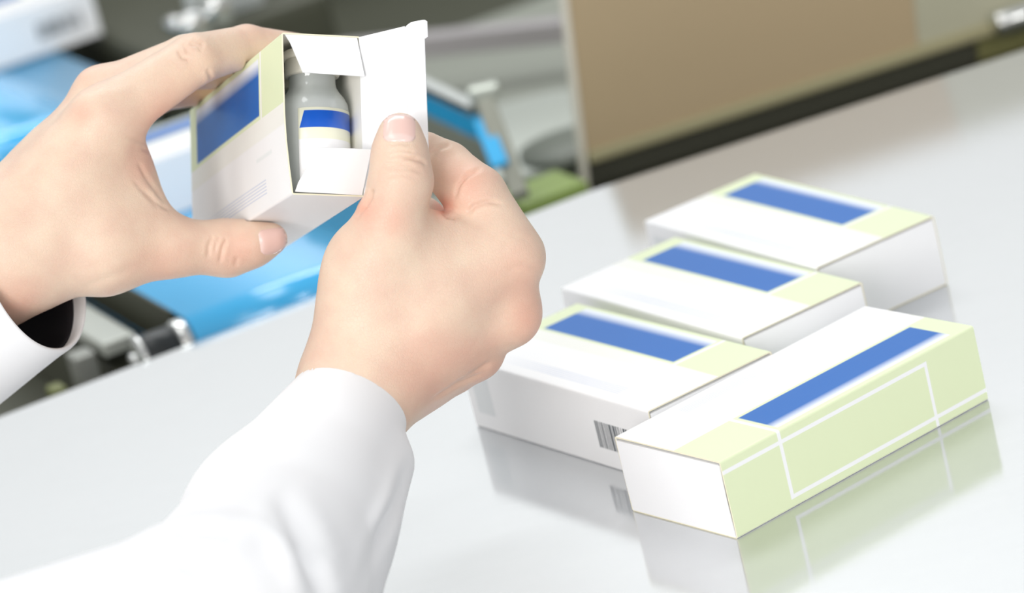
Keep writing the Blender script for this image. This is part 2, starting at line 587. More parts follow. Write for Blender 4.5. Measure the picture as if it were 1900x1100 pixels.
slab('grey_post', eL - d01 * 0.036 + dperp * 0.035, d01, dperp, 0.009, 0.012, -0.0448, -0.006, mat('grey_post', (150, 152, 146), 0.4, 0.4), conv)

ax1 = ax0 + dperp * 0.335 - d01 * 0.004 + ZV * 0.006
conv2 = thing('conveyor', 'farther blue conveyor belt carrying cartons, upper left behind the left hand', 'conveyor')
belt_loop('belt', ax1, 0.55, BW, RB, conv2)
rod('roller', ax1 - d01 * (BW / 2 - 0.002), ax1 + d01 * (BW / 2 - 0.002), RB - 0.0014, M_STEEL, conv2)
slab('side_frame', ax1 + d01 * (BW / 2 + 0.002) + dperp * 0.004, dperp, d01, 0.55, 0.006, -0.0448, 0.004, mat('side_grey', (140, 146, 140), 0.4, 0.3), conv2)
slab('side_frame', ax1 - d01 * (BW / 2 + 0.008) + dperp * 0.004, dperp, d01, 0.55, 0.006, -0.0448, 0.004, mat('side_grey_b', (140, 146, 140), 0.4, 0.3), conv2)

# blue guide with a steel end post
gd = thing('belt_guide', 'blue guide strip with a bright steel end post, right of the held carton', 'guide')
ga = at(690, 122, 1.60); gb = at(885, 214, 1.525)
gu = UP * 0.9 + FW * 0.1; gu = ZV
hexa('top_rail', bar(ga + ZV * 0.0005, gb + ZV * 0.0005, 0.006, 0.0045), M_STEEL, gd)
hexa('blue_strip', bar(ga - ZV * 0.0108, gb - ZV * 0.0108, 0.004, 0.0108), M_BELT, gd)
hexa('side_plate', bar(ga - ZV * 0.033, gb - ZV * 0.033 - nrm(gb - ga) * 0.001, 0.003, 0.0215), M_GREYGREEN, gd)
pt = at(903, 196, 1.522); pb = at(968, 372, 1.500)
hexa('end_post', bar(pt, pb, 0.0080, 0.007, up=-FW), mat('grey_post_paint', (150, 152, 140), 0.4, 0.3), gd)
hexa('post_cap', bar(pt + RT * -0.007 + UP * 0.001, pt + RT * 0.006 + UP * 0.004, 0.008, 0.0065), mat('brushed_cap', (196, 202, 192), 0.35, 0.5), gd, 0.0015)
q0 = at(896, 226, 1.517); q1 = at(930, 312, 1.500)
hexa('blue_strip', bar(q0, q1, 0.0075, 0.003, up=-FW), M_BELT, gd)

# machine cover: tan sheet with a bright edge trim and an olive bottom rail over a dark gap
pb0 = C0 + (on_z(1084, 306, 0.009) - C0) * 1.10; pb1 = C0 + (on_z(1752, 92, 0.009) - C0) * 1.10   # stands back from the table, on the machine bed
ph = nrm(pb1 - pb0); pn = nrm(np.cross(ph, ZV))
if pn[1] > 0: pn = -pn                        # towards the viewer
cover = thing('machine_cover', 'upright tan machine cover with pale edge trim, beyond the table over a dark plinth', 'panel')
lean = nrm(ZV * 1.0 + ph * 0.15 - pn * 0.10)
def sheet(name, s0, s1, h0, h1, t0, t1, material, bev=0.0006):
    q = [pb0 + ph * s - pn * t + lean * h0 for s, t in ((s0, t0), (s1, t0), (s1, t1), (s0, t1))]
    ha, hb = h1 if isinstance(h1, tuple) else (h1, h1)
    q += [pb0 + ph * s - pn * t + lean * h for s, t, h in ((s0, t0, ha), (s1, t0, hb), (s1, t1, hb), (s0, t1, ha))]
    return hexa(name, q, material, cover, bev)
LP = float(np.linalg.norm(pb1 - pb0))
sheet('tan_sheet', 0.0012, LP * 0.93, 0.004, 0.110, 0.0, 0.004, M_TAN)
sheet('grey_sheet', LP * 0.93, LP + 0.12, 0.004, 0.110, 0.0004, 0.0044, M_GREYSHEET)
sheet('edge_trim', -0.0013, 0.0014, -0.0125, 0.111, -0.001, 0.005, mat('pale_edge_trim', (222, 217, 202), 0.4))
sheet('bottom_rail', 0.002, LP + 0.12, 0.0, 0.0055, -0.003, 0.004, M_RAIL, 0.0015)
sheet('plinth', 0.002, LP * 1.11, -0.0128, 0.0, 0.0075, 0.012, M_DARK)
sheet('plinth', LP * 1.11, LP + 0.12, -0.0128, 0.0, 0.0065, 0.012, mat('dull_olive', (124, 122, 74), 0.5))
k0 = pb0 + ph * (LP + 0.022) + lean * 0.006 + pn * 0.007
rod('cover_catch', k0, k0 + ph * 0.05, 0.006, M_BOLT, cover)

# ------------------------------------------------------------------ cartons on the table
GRP = 'closed medicine cartons on the steel table'
closed_carton('white and green carton nearest the viewer, standing across in front with its green side showing', carton_on_table((0.0198, 1.0259), -0.9873, 'F'), GRP)
closed_carton('white carton with a bar code on its near side, nearest of the row of three', carton_on_table((-0.0218, 1.1311), -1.0399, 'P'), GRP)
closed_carton('middle carton of the row of three lying flat with dark blue panel upward', carton_on_table((0.0170, 1.1761), -1.0709, 'P'), GRP)
closed_carton('farthest carton of the row of three, lighter blue panel, closest to the tan machine cover', carton_on_table((0.0523, 1.2261), -1.1016, 'P'), GRP)

# cartons riding on the belts
def carton_on_belt(px_, py_, ztop, yaw_off, label, upright=False):
    c = on_z(px_, py_, ztop)
    a = math.atan2(d01[1], d01[0]) + yaw_off
    ax = np.array([math.cos(a), math.sin(a), 0]); ay = np.array([-math.sin(a), math.cos(a), 0])
    if upright:                              # standing on its green long side, printed front to the viewer
        closed_carton(label, frame(np.array([c[0], c[1], ztop - W_ / 2]), -ax, -ZV, -ay), 'cartons riding on the blue belts')
        return
    closed_carton(label, frame(np.array([c[0], c[1], ztop - T_]), ax, ay, ZV), 'cartons riding on the blue belts')


Z1 = ax0[2] + RB + 0.0002; Z2 = ax1[2] + RB + 0.0002
carton_on_belt(300, 262, Z1 + T_, 0.0, 'blurred carton on the near blue belt, seen between thumb and fingers of the left hand')
carton_on_belt(-44, 26, Z2 + T_, 0.0, 'blurred white carton lying on the farther belt at the top left corner')

# ------------------------------------------------------------------ the carton held open, and its vials
HC = np.array([[0.9045, -0.3748, 0.2036], [0.2477, 0.8501, 0.4648], [-0.3473, -0.3700, 0.8617]])
HX, HY, HZ = nrm(-HC[:, 1]), nrm(HC[:, 2]), nrm(-HC[:, 0])
H_O = np.array([-0.0582, 1.0410, 0.1201]) - T_ * HZ - (L_ / 2) * HX + (W_ / 2) * HY
H_M = frame(H_O, HX, HY, HZ)


def hl(x, y, z):
    """carton-local point to the room"""
    return H_O + x * HX + y * HY + z * HZ


def card_panel(name, poly, th, parent, material=None):
    """poly: outline of a card panel (3D points in one plane), th: thickness vector"""
    bm = bmesh.new()
    a = [bm.verts.new(tuple(map(float, p))) for p in poly]
    b = [bm.verts.new(tuple(map(float, np.asarray(p) + th))) for p in poly]
    bm.faces.new(a); bm.faces.new(b[::-1])
    for i in range(len(a)):
        j = (i + 1) % len(a)
        bm.faces.new((a[i], b[i], b[j], a[j]))
    bmesh.ops.recalc_face_normals(bm, faces=bm.faces)
    return from_bm(name, bm, material or M_CARD, parent)


held = thing('medicine_carton', 'white and green carton held open in both hands, glass vials showing inside', 'carton', H_M)
carton_body('carton_body', held, 0.0003, 0.0019, True)
xo = L_ / 2
mm = 0.001


def flap_poly(rows, hinge_y, dx, dy):
    """rows: (z in mm, part of the flap length 0..1); hinge along z at the opening"""
    return [np.array([xo + dx * t * mm, hinge_y + dy * t * mm, z * mm]) for z, t in rows]


card_panel('dust_flap', flap_poly([(24.0, 0), (22.6, 0.22), (19.6, 1.0), (0.2, 1.03), (1.2, 0)], W_ / 2 - 0.0006, 3.0, -12.3), np.array([0.0004, 0, 0]), held)
card_panel('dust_flap', flap_poly([(22.2, 0.03), (21.6, 0.22), (17.0, 1.0), (0.2, 1.0), (1.2, 0)], -W_ / 2 + 0.0006, 7.3, 12.6), np.array([0.0004, -0.0002, 0]), held)
ld = nrm((18.0, 0, -11.5)); LIDW = 0.0178
td = nrm((4.83, 0, -4.4)); TON = 0.0066
y0, y1 = -W_ / 2 + 0.0004, W_ / 2 - 0.0003
h0 = np.array([xo, 0, 0.0002])
def P3(v, y): return np.array([v[0], y, v[2]])
e1 = h0 + ld * LIDW; e2 = e1 + td * TON
lidn = np.cross(ld, (0, 1, 0)) * 0.0004
lid = card_panel('lid_flap', [P3(h0, y0), P3(h0, y1), P3(e1, y1 + 0.0002), P3(e1, y0)], lidn, held)
tong = [P3(e1, y0), P3(e1, y1 - 0.0004), P3(e1 + td * 0.0008, y1 + 0.0004), P3(e1 + td * 0.0020, y1 + 0.0010), P3(e1 + td * 0.0036, y1 + 0.0012), P3(e2, y1 + 0.0012), P3(e2, y0)]
card_panel('tuck_tongue', tong, np.cross(td, (0, 1, 0)) * 0.0004, lid)
lip = nrm((-0.2, 0, -1.0))
card_panel('tongue_lip', [P3(e2, y1 + 0.0012), P3(e2 + lip * 0.0009, y1 + 0.0008), P3(e2 + lip * 0.0009, y1 - 0.0040), P3(e2, y1 - 0.0046)], np.array([0.0004, 0, 0]), lid)



def hazed_sheet(name, tint, gloss_rough=0.05, gain=0.07, power=2.4, haze=0.55):
    """thin glass wall: passes part of the light straight through, mirrors more at a slant"""
    m = bpy.data.materials.new(name); m.use_nodes = True
    n = NT(m); out = m.node_tree.nodes['Material Output']
    tr = n.new('ShaderNodeBsdfTransparent'); tr.inputs[0].default_value = lin(tint)
    gl = n.new('ShaderNodeBsdfGlossy'); gl.inputs['Roughness'].default_value = gloss_rough
    gl.inputs['Color'].default_value = (0.95, 0.97, 0.97, 1)
    lw = n.new('ShaderNodeLayerWeight'); lw.inputs[0].default_value = 0.5
    fac = n.math('ADD', n.math('MULTIPLY', n.math('POWER', lw.outputs['Facing'], power), 0.45), gain, True)
    mx = n.new('ShaderNodeMixShader')
    df = n.new('ShaderNodeBsdfTranslucent'); df.inputs[0].default_value = lin((236, 240, 238))
    d2 = n.new('ShaderNodeBsdfDiffuse'); d2.inputs[0].default_value = lin((236, 240, 238))
    ma = n.new('ShaderNodeMixShader'); ma.inputs[0].default_value = 0.7; n.l.new(df.outputs[0], ma.inputs[1]); n.l.new(d2.outputs[0], ma.inputs[2])
    mb = n.new('ShaderNodeMixShader'); mb.inputs[0].default_value = haze  # white haze lightens the glass in place of light inside the carton
    n.l.new(tr.outputs[0], mb.inputs[1]); n.l.new(ma.outputs[0], mb.inputs[2]); tr = mb
    n.l.new(fac, mx.inputs[0]); n.l.new(tr.outputs[0], mx.inputs[1]); n.l.new(gl.outputs[0], mx.inputs[2]); n.l.new(mx.outputs[0], out.inputs[0])
    return m


M_GLASS = hazed_sheet('hazed_vial_glass', (244, 248, 247))
M_CAP = mat('cream_cap_plastic', (240, 236, 222), 0.4)
M_CRIMP = mat('pale_crimp', (226, 224, 212), 0.35, 0.25)


def make_vial_label():
    m = mat('vial_label_print', WHITE, 0.3)
    m.node_tree.nodes['Principled BSDF'].inputs['Coat Weight'].default_value = 0.4
    n = NT(m)
    tc = n.new('ShaderNodeTexCoord'); sp = n.new('ShaderNodeSeparateXYZ'); n.l.new(tc.outputs['Object'], sp.inputs[0])
    phi = n.math('ARCTAN2', sp.outputs[1], sp.outputs[0]); z = sp.outputs[2]
    col = n.mix(n.rect(phi, z, -9, 9, -1, 0.0172, 0.0001), lin((243, 243, 220)), lin((249, 249, 250)))
    sl = n.math('ADD', phi, n.math('MULTIPLY', n.math('SUBTRACT', z, 0.0207), -28.0))
    col = n.mix(n.rect(sl, z, -0.70, 2.6, 0.0207, 0.0260, 0.0001), col, lin((0, 92, 206)))
    return finish(m, n, col)


M_VLAB = make_vial_label()


def vial(x_in, label):
    """standing vial, axis along the carton's short side, x_in metres from the opening"""
    M = frame(hl(L_ / 2 - x_in, -W_ / 2 + 0.0007, T_ / 2 - 0.0006), HX, np.cross(HY, HX), HY)
    t = thing('glass_vial', label, 'vial', M, 'glass vials in the open carton')
    out = [(0.0, 0.0004), (0.0088, 0.0), (0.0104, 0.0006), (0.0109, 0.0020), (0.0109, 0.0275), (0.0106, 0.0296), (0.0096, 0.0316), (0.0083, 0.0332), (0.0074, 0.0347), (0.0071, 0.0362), (0.0071, 0.0400), (0.0078, 0.0404), (0.0078, 0.0425)]
    inn = [(0.0055, 0.0425), (0.0055, 0.0360), (0.0062, 0.0345), (0.0080, 0.0322), (0.0094, 0.0300), (0.0099, 0.0275), (0.0099, 0.0024), (0.0092, 0.0014), (0.0, 0.0012)]
    lathe('glass_body', out + inn, M_GLASS, t, 64, caps=False)
    lathe('crimp_seal', [(0.0072, 0.0385), (0.0081, 0.0385), (0.0084, 0.0391), (0.0084, 0.0432), (0.0081, 0.0438), (0.0, 0.0438)], M_CRIMP, t, 56, caps=False)
    lathe('flip_cap', [(0.0, 0.0437), (0.0086, 0.0437), (0.0091, 0.0442), (0.0091, 0.0456), (0.0086, 0.0464), (0.0060, 0.0468), (0.0, 0.0468)], M_CAP, t, 56, caps=False)
    v = []; f = []
    R = 0.01095; n = 60
    a0, a1 = math.radians(-42), math.radians(236)
    for rr in (R, R + 0.00012):
        for k in range(n + 1):
            a = a0 + (a1 - a0) * k / n
            for z in (0.0025, 0.0269): v.append((rr * math.cos(a), rr * math.sin(a), z))
    N = 2 * (n + 1)
    for k in range(n):
        a = 2 * k
        f.append((N + a, N + a + 2, N + a + 3, N + a + 1)); f.append((a, a + 1, a + 3, a + 2))
        f.append((a, a + 2, N + a + 2, N + a)); f.append((a + 1, N + a + 1, N + a + 3, a + 3))
    for a in (0, 2 * n): f.append((a, N + a, N + a + 1, a + 1))
    from_py('vial_label', v, f, M_VLAB, t, True)
    return t


vial(0.0122, 'front glass vial with blue band label, standing just behind the carton flaps')
vial(0.0352, 'second glass vial, mostly hidden behind the front vial inside the carton')

# ------------------------------------------------------------------ hands: one continuous skin each, grown from a smooth distance field
def sd_box_held(p):
    """signed distance (m) from room points to the held carton"""
    q = p - H_O
    l = np.stack([q @ HX, q @ HY, q @ HZ - T_ / 2], -1)
    d = np.abs(l) - np.array([L_ / 2, W_ / 2, T_ / 2])
    return np.linalg.norm(np.maximum(d, 0), axis=-1) + np.minimum(d.max(-1), 0)


def touch_depth(px, py, r, far):
    """depth at which a ball of radius r seen at (px, py) just touches the held carton, from the near or the far side"""
    ds = np.arange(0.98, 1.26, 0.0002)
    if far: ds = ds[::-1]
    for d in ds:
        if sd_box_held(at(px, py, d)) <= r: return d
    return None


R0 = np.stack([RT, UP, -FW], 0)              # rows: right, up, towards the viewer


def sd_cone(p, a, b, r1, r2):
    """round cone (numpy, p: N x 3)"""
    ba = b - a
    l2 = float(ba @ ba)
    if l2 < 1e-12:
        return np.sqrt(((p - a) ** 2).sum(-1)) - max(r1, r2)
    rr = r1 - r2
    a2 = l2 - rr * rr
    if a2 <= 0:
        c, r = (a, r1) if r1 > r2 else (b, r2)
        return np.sqrt(((p - c) ** 2).sum(-1)) - r
    il2 = 1.0 / l2
    pa = p - a
    y = pa @ ba
    z = y - l2
    w = pa * l2 - ba * y[:, None]
    x2 = (w * w).sum(-1)
    y2 = y * y * l2
    z2 = z * z * l2
    k = np.sign(rr) * rr * rr * x2
    d = (np.sqrt(x2 * a2 * il2) + y * rr) * il2 - r1
    c1 = np.sign(z) * a2 * z2 > k
    d = np.where(c1, np.sqrt(x2 + z2) * il2 - r2, d)
    c2 = (~c1) & (np.sign(y) * a2 * y2 < k)
    return np.where(c2, np.sqrt(x2 + y2) * il2 - r1, d)


def smin(a, b, k):
    h = np.maximum(k - np.abs(a - b), 0.0) / k
    return np.minimum(a, b) - h * h * k * 0.25


def smax(a, b, k):
    return -smin(-a, -b, k)


def surface_nets(F, org, h):
    nx, ny, nz = F.shape
    ins = F < 0
    cs = [(i, j, k) for i in (0, 1) for j in (0, 1) for k in (0, 1)]
    sl = lambda A, c: A[c[0]:nx - 1 + c[0], c[1]:ny - 1 + c[1], c[2]:nz - 1 + c[2]]
    cnt = np.zeros((nx - 1, ny - 1, nz - 1), np.int8)
    for c in cs: cnt += sl(ins, c)
    act = (cnt > 0) & (cnt < 8)
    idx = np.full(act.shape, -1, np.int64)
    I = np.argwhere(act)
    idx[act] = np.arange(len(I))
    vals = {c: F[I[:, 0] + c[0], I[:, 1] + c[1], I[:, 2] + c[2]] for c in cs}
    acc = np.zeros((len(I), 3)); w = np.zeros(len(I))
    for c in cs:
        for ax in range(3):
            if c[ax]: continue
            d = list(c); d[ax] = 1; d = tuple(d)
            f0, f1 = vals[c], vals[d]
            m = (f0 < 0) != (f1 < 0)
            t = np.where(m, f0 / np.where(m, f0 - f1, 1), 0)
            pos = np.tile(np.array(c, float), (len(I), 1)); pos[:, ax] = t
            acc += pos * m[:, None]; w += m
    V = org + h * (I + acc / w[:, None])
    quads = []
    for ax in range(3):
        a0 = [slice(1, -1)] * 3; a1 = [slice(1, -1)] * 3
        a0[ax] = slice(0, -1); a1[ax] = slice(1, None)
        e = ins[tuple(a0)] != ins[tuple(a1)]
        s0 = ins[tuple(a0)]
        G = np.argwhere(e)
        off = np.ones(3, int); off[ax] = 0
        P = G + off
        u, v = [(1, 2), (2, 0), (0, 1)][ax]
        def cell(du, dv):
            Q = P.copy(); Q[:, u] -= du; Q[:, v] -= dv
            return idx[Q[:, 0], Q[:, 1], Q[:, 2]]
        q = np.stack([cell(1, 1), cell(0, 1), cell(0, 0), cell(1, 0)], 1)
        fl = ~s0[tuple(G.T)]
        q[fl] = q[fl][:, ::-1]
        quads.append(q)
    return V, np.concatenate(quads)


def relax(V, Q, n, lam=0.5):
    E = np.concatenate([Q[:, [0, 1]], Q[:, [1, 2]], Q[:, [2, 3]], Q[:, [3, 0]]])
    deg = np.bincount(E.ravel(), minlength=len(V)).astype(float)
    for i in range(n):
        A = np.zeros_like(V)
        for c in range(3):
            A[:, c] = np.bincount(E[:, 0], V[E[:, 1], c], len(V)) + np.bincount(E[:, 1], V[E[:, 0], c], len(V))
        l = lam if i % 2 == 0 else -lam * 1.02
        V = V + l * (A / deg[:, None] - V)
    return V


def normals_of(V, Q):
    a = np.cross(V[Q[:, 2]] - V[Q[:, 0]], V[Q[:, 3]] - V[Q[:, 1]])
    N = np.zeros_like(V)
    for c in range(3):
        for k in range(4): N[:, c] += np.bincount(Q[:, k], a[:, c], len(V))
    return N / (np.linalg.norm(N, axis=1, keepdims=True) + 1e-20)


class Field:
    """list of smooth-union pieces; works in image-aligned metres around an origin"""
    def __init__(self, o):
        self.o = np.asarray(o, float); self.p = []; self.press = None

    def loc(self, X): return R0 @ (np.asarray(X) - self.o)

    def cone(self, a, b, ra, rb, k=0.004, flat=None, sub=False, k2=None):
        self.p.append((self.loc(a), self.loc(b), ra, rb, k, flat, sub))

    def chain(self, pts, k0=0.006, k=0.002, flat=None):
        """pts: (px, py, depth, radius_mm)"""
        for i in range(len(pts) - 1):
            a, b = pts[i], pts[i + 1]
            self.cone(at(*a[:3]), at(*b[:3]), a[3] * 0.001, b[3] * 0.001, k0 if i == 0 else k, flat)

    def eval(self, P):
        F = None
        for a, b, ra, rb, k, flat, sub in self.p:
            if flat is None:
                d = sd_cone(P, a, b, ra, rb)
            else:
                n, s = flat                      # stretched by s along n (image-aligned axis)
                n = nrm(n)
                def sq(x): return x + np.multiply.outer(x @ n, n) * (1.0 / s - 1.0)
                d = sd_cone(sq(P), sq(a), sq(b), ra, rb)
            if F is None: F = d
            elif sub: F = smax(F, -d, k)
            else: F = smin(F, d, k)
        if self.press is not None:               # flesh gives way where it meets card
            near = np.abs(F) < 0.006
            if near.any(): F[near] = smax(F[near], 0.0002 - self.press(P[near] @ R0 + self.o), 0.0006)
        return F

    def mesh(self, h, pad=0.004):
        lo = np.min([np.minimum(q[0], q[1]) - max(q[2], q[3]) * (q[5][1] if q[5] and q[5][1] > 1 else 1) for q in self.p if not q[6]], 0) - pad
        hi = np.max([np.maximum(q[0], q[1]) + max(q[2], q[3]) * (q[5][1] if q[5] and q[5][1] > 1 else 1) for q in self.p if not q[6]], 0) + pad
        n = np.ceil((hi - lo) / h).astype(int) + 1
        ax = [lo[i] + h * np.arange(n[i]) for i in range(3)]
        s = 4                                    # coarse pass first, then only the blocks near the skin
        nb = np.ceil((n - 1) / s).astype(int); n = nb * s + 1
        ax = [lo[i] + h * np.arange(n[i]) for i in range(3)]
        G = np.stack(np.meshgrid(*[a[::s] for a in ax], indexing='ij'), -1)
        Fc = self.eval(G.reshape(-1, 3)).reshape(G.shape[:3])
        F = np.repeat(np.repeat(np.repeat(Fc, s, 0), s, 1), s, 2)[:n[0], :n[1], :n[2]].copy()
        near = np.abs(Fc) < h * s * 2.2
        K = np.argwhere(near)
        r = np.arange(-(s // 2), s // 2 + 1)
        off = np.stack(np.meshgrid(r, r, r, indexing='ij'), -1).reshape(-1, 3)
        hit = np.zeros(tuple(n), bool)
        for i0 in range(0, len(K), 4000):
            I = (K[i0:i0 + 4000, None, :] * s + off[None]).reshape(-1, 3)
            I = np.clip(I, 0, n - 1)
            hit[I[:, 0], I[:, 1], I[:, 2]] = True
        I = np.argwhere(hit)
        for i0 in range(0, len(I), 400000):
            J = I[i0:i0 + 400000]
            F[J[:, 0], J[:, 1], J[:, 2]] = self.eval(lo + h * J)
        V, Q = surface_nets(F, lo, h)
        V = relax(V, Q, 6, 0.5)
        return V, Q

    def world(self, V): return V @ R0 + self.o


def seg_dist2(P, line):
    """distance of 2D points to a polyline and the parameter along it (0..1)"""
    best = np.full(len(P), 1e9); tt = np.zeros(len(P))
    line = np.asarray(line, float); m = len(line) - 1
    for i in range(m):
        a, b = line[i], line[i + 1]; ab = b - a
        t = np.clip(((P - a) @ ab) / (ab @ ab), 0, 1)
        d = np.linalg.norm(P - a - t[:, None] * ab, axis=1)
        w = d < best
        best = np.where(w, d, best); tt = np.where(w, (i + t) / m, tt)
    return best, tt


def groove(W, N, line, depth, width, zlim=None, lipf=0.3, fadek=6.0):
    """press a skin fold into the viewer-facing side along a line; depth in mm, width in px"""
    p = px_of(W)
    d, t = seg_dist2(p, line)
    face = np.clip((N @ -FW) * 3, 0, 1)
    if zlim is not None: face = face * ((((W - C0) @ FW) > zlim[0]) & (((W - C0) @ FW) < zlim[1]))
    fade = np.clip(np.minimum(t, 1 - t) * fadek, 0.0, 1)
    g = -np.exp(-(d / width) ** 2) + lipf * np.exp(-((d - 2.0 * width) / (1.2 * width)) ** 2)
    return W + N * (g * face * fade * depth * 0.001)[:, None]

# ------------------------------------------------------------------ the person: two hands and two coat sleeves
def make_skin():
    m = mat('skin', (238, 208, 186), 0.42, 0, 0.35)
    n = NT(m); b = m.node_tree.nodes['Principled BSDF']
    at_ = n.new('ShaderNodeVertexColor'); at_.layer_name = 'flush'
    sp = n.new('ShaderNodeSeparateColor'); n.l.new(at_.outputs[0], sp.inputs[0])
    tc = n.new('ShaderNodeTexCoord')
    blot = n.noise(90.0, tc.outputs['Object'], 3.0)
    fine = n.noise(1500.0, tc.outputs['Object'], 3.0, 0.6)
    lines = n.new('ShaderNodeTexVoronoi'); lines.inputs['Scale'].default_value = 900.0; lines.feature = 'DISTANCE_TO_EDGE'
    n.l.new(tc.outputs['Object'], lines.inputs['Vector'])
    c = n.mix(n.ramp(blot, 0.35, 0.7), lin((228, 206, 184)), lin((221, 192, 172)))
    c = n.mix(sp.outputs[0], c, lin((222, 150, 130)))
    c = n.mix(n.math('MULTIPLY', fine, 0.12), c, lin((214, 160, 138)))
    n.l.new(c, b.inputs['Base Color'])
    b.inputs['Subsurface Weight'].default_value = 0.18
    b.inputs['Subsurface Radius'].default_value = (1.0, 0.35, 0.2)
    b.inputs['Subsurface Scale'].default_value = 0.004
    bp = n.new('ShaderNodeBump'); bp.inputs['Strength'].default_value = 0.22; bp.inputs['Distance'].default_value = 0.00025
    n.l.new(n.math('ADD', n.math('MULTIPLY', fine, 0.5), n.ramp(lines.outputs['Distance'], 0.0, 0.12)), bp.inputs['Height'])
    n.l.new(bp.outputs[0], b.inputs['Normal'])
    return m


def make_nail_mat():
    m = mat('nail', (236, 190, 182), 0.25, 0, 0.5)
    n = NT(m); b = m.node_tree.nodes['Principled BSDF']
    at_ = n.new('ShaderNodeVertexColor'); at_.layer_name = 'moon'
    sp = n.new('ShaderNodeSeparateColor'); n.l.new(at_.outputs[0], sp.inputs[0])
    n.l.new(n.mix(sp.outputs[0], lin((232, 196, 186)), lin((235, 206, 198))), b.inputs['Base Color'])
    b.inputs['Coat Weight'].default_value = 0.3
    return m


M_SKIN = make_skin(); M_NAIL = make_nail_mat()
M_COAT = mat('white_cotton', (241, 242, 244), 0.8, 0, 0.2)
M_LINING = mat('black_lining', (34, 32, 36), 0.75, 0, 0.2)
P_O = np.array([-0.12, 1.02, 0.02])
person = thing('person', 'person in a white lab coat, both hands opening a medicine carton', 'person', frame(P_O, (1, 0, 0), (0, 1, 0), (0, 0, 1)))


def colour_layer(me, name, val):
    a = me.color_attributes.new(name, 'FLOAT_COLOR', 'POINT')
    buf = np.ones((len(me.vertices), 4), np.float32)
    buf[:, :3] = np.asarray(val, np.float32)[:, None]
    a.data.foreach_set('color', buf.ravel())


def mesh_np(name, W, Q, material, parent):
    me = bpy.data.meshes.new(name)
    W = W - P_O
    me.vertices.add(len(W)); me.vertices.foreach_set('co', W.astype(np.float32).ravel())
    me.loops.add(len(Q) * 4); me.loops.foreach_set('vertex_index', Q.astype(np.int32).ravel())
    me.polygons.add(len(Q)); me.polygons.foreach_set('loop_start', np.arange(0, len(Q) * 4, 4, dtype=np.int32))
    me.update(calc_edges=True); me.validate()
    return link(name, me, material, parent, True)


def build_hand(field, h, folds, blush, nails):
    V, Q = field.mesh(h)
    Wd = field.world(V)
    Nn = normals_of(Wd, Q)
    for line, depth, width in folds:
        Wd = groove(Wd, Nn, line, depth, width)
    p = px_of(Wd)
    face = (Nn @ -FW) > 0.0
    red = np.zeros(len(Wd))
    for x, y, r, a in blush:
        red += a * np.exp(-((p[:, 0] - x) ** 2 + (p[:, 1] - y) ** 2) / (r * r)) * np.where(face, 1, 0.6)
    o = mesh_np('hand', Wd, Q, M_SKIN, person)
    colour_layer(o.data, 'flush', np.clip(red, 0, 1))
    from mathutils.bvhtree import BVHTree
    tree = BVHTree.FromPolygons([tuple(v) for v in Wd], [tuple(int(i) for i in q) for q in Q])
    for cx, cy, du, ru, rv, moon in nails:       # centre, direction of the finger tip, half length, half width (px)
        du = np.array(du, float); du /= np.linalg.norm(du); dv = np.array([-du[1], du[0]])
        NR, NS = 9, 40
        pts = [(0.0, 0.0)]
        for i in range(1, NR + 1):
            for k in range(NS):
                a = 2 * math.pi * k / NS
                c, s_ = math.cos(a), math.sin(a)
                e = 2.0 / 3.0
                pts.append((i / NR * math.copysign(abs(c) ** e, c), i / NR * math.copysign(abs(s_) ** e, s_)))
        pts = np.array(pts)
        top = []; nr_ = []
        for a, b in pts:
            q = np.array([cx, cy]) + du * a * ru + dv * b * rv
            d = ray(*q); d = d / np.linalg.norm(d)
            hit, nn, _, _ = tree.ray_cast(Vector(C0), Vector(d))
            top.append(hit if hit is not None else top[-1]); nr_.append(nn if nn is not None else nr_[-1])
        top = np.array(top); nr_ = np.array(nr_)
        m = np.maximum(abs(pts[:, 0]), abs(pts[:, 1]))
        base = nr_[0] * 0.35 + nr_ * 0.65
        up = 0.00042 * (1 - m ** 4) - 0.00012 + np.where(pts[:, 0] > 0.8, 0.0003 * (pts[:, 0] - 0.8) / 0.2, 0)
        Wn = top + base * up[:, None]
        Wb = top - base * 0.0006
        f = []
        n = len(pts)
        for k in range(NS):
            k2 = (k + 1) % NS
            f.append((0, 1 + k, 1 + k2)); f.append((n, n + 1 + k2, n + 1 + k))
            for i in range(NR - 1):
                a = 1 + i * NS
                f.append((a + k, a + NS + k, a + NS + k2, a + k2))
            a = 1 + (NR - 1) * NS
            f.append((a + k, n + a + k, n + a + k2, a + k2))
        no = from_py('thumbnail', np.concatenate([Wn, Wb]) - P_O, f, M_NAIL, o, True)
        bm = bmesh.new(); bm.from_mesh(no.data); bmesh.ops.recalc_face_normals(bm, faces=bm.faces); bm.to_mesh(no.data); bm.free()
        lun = np.clip((moon - pts[:, 0] - 0.35 * pts[:, 1] ** 2) * 8, 0, 1)
        free = np.clip((pts[:, 0] - 0.93) * 10, 0, 0.6)
        colour_layer(no.data, 'moon', np.concatenate([np.maximum(lun, free)] * 2))
    return o


def press_lid(X):
    """distance to the open lid and its tongue (thin card), so that the finger pads flatten against it"""
    q = X - H_O
    l = np.stack([q @ HX, q @ HY, q @ HZ - 0.0], -1)
    best = np.full(len(l), 1.0)
    for a, b in ((h0, e1), (e1, e2)):
        ab = (b - a)[[0, 2]]; pa = l[:, [0, 2]] - a[[0, 2]]
        t = np.clip(pa @ ab / (ab @ ab), 0, 1)
        d = np.linalg.norm(pa - t[:, None] * ab, axis=1)
        best = np.minimum(best, np.hypot(d, np.maximum(np.abs(l[:, 1]) - W_ / 2 - 0.0012, 0)) - 0.0005)
    return np.minimum(best, sd_box_held(X))


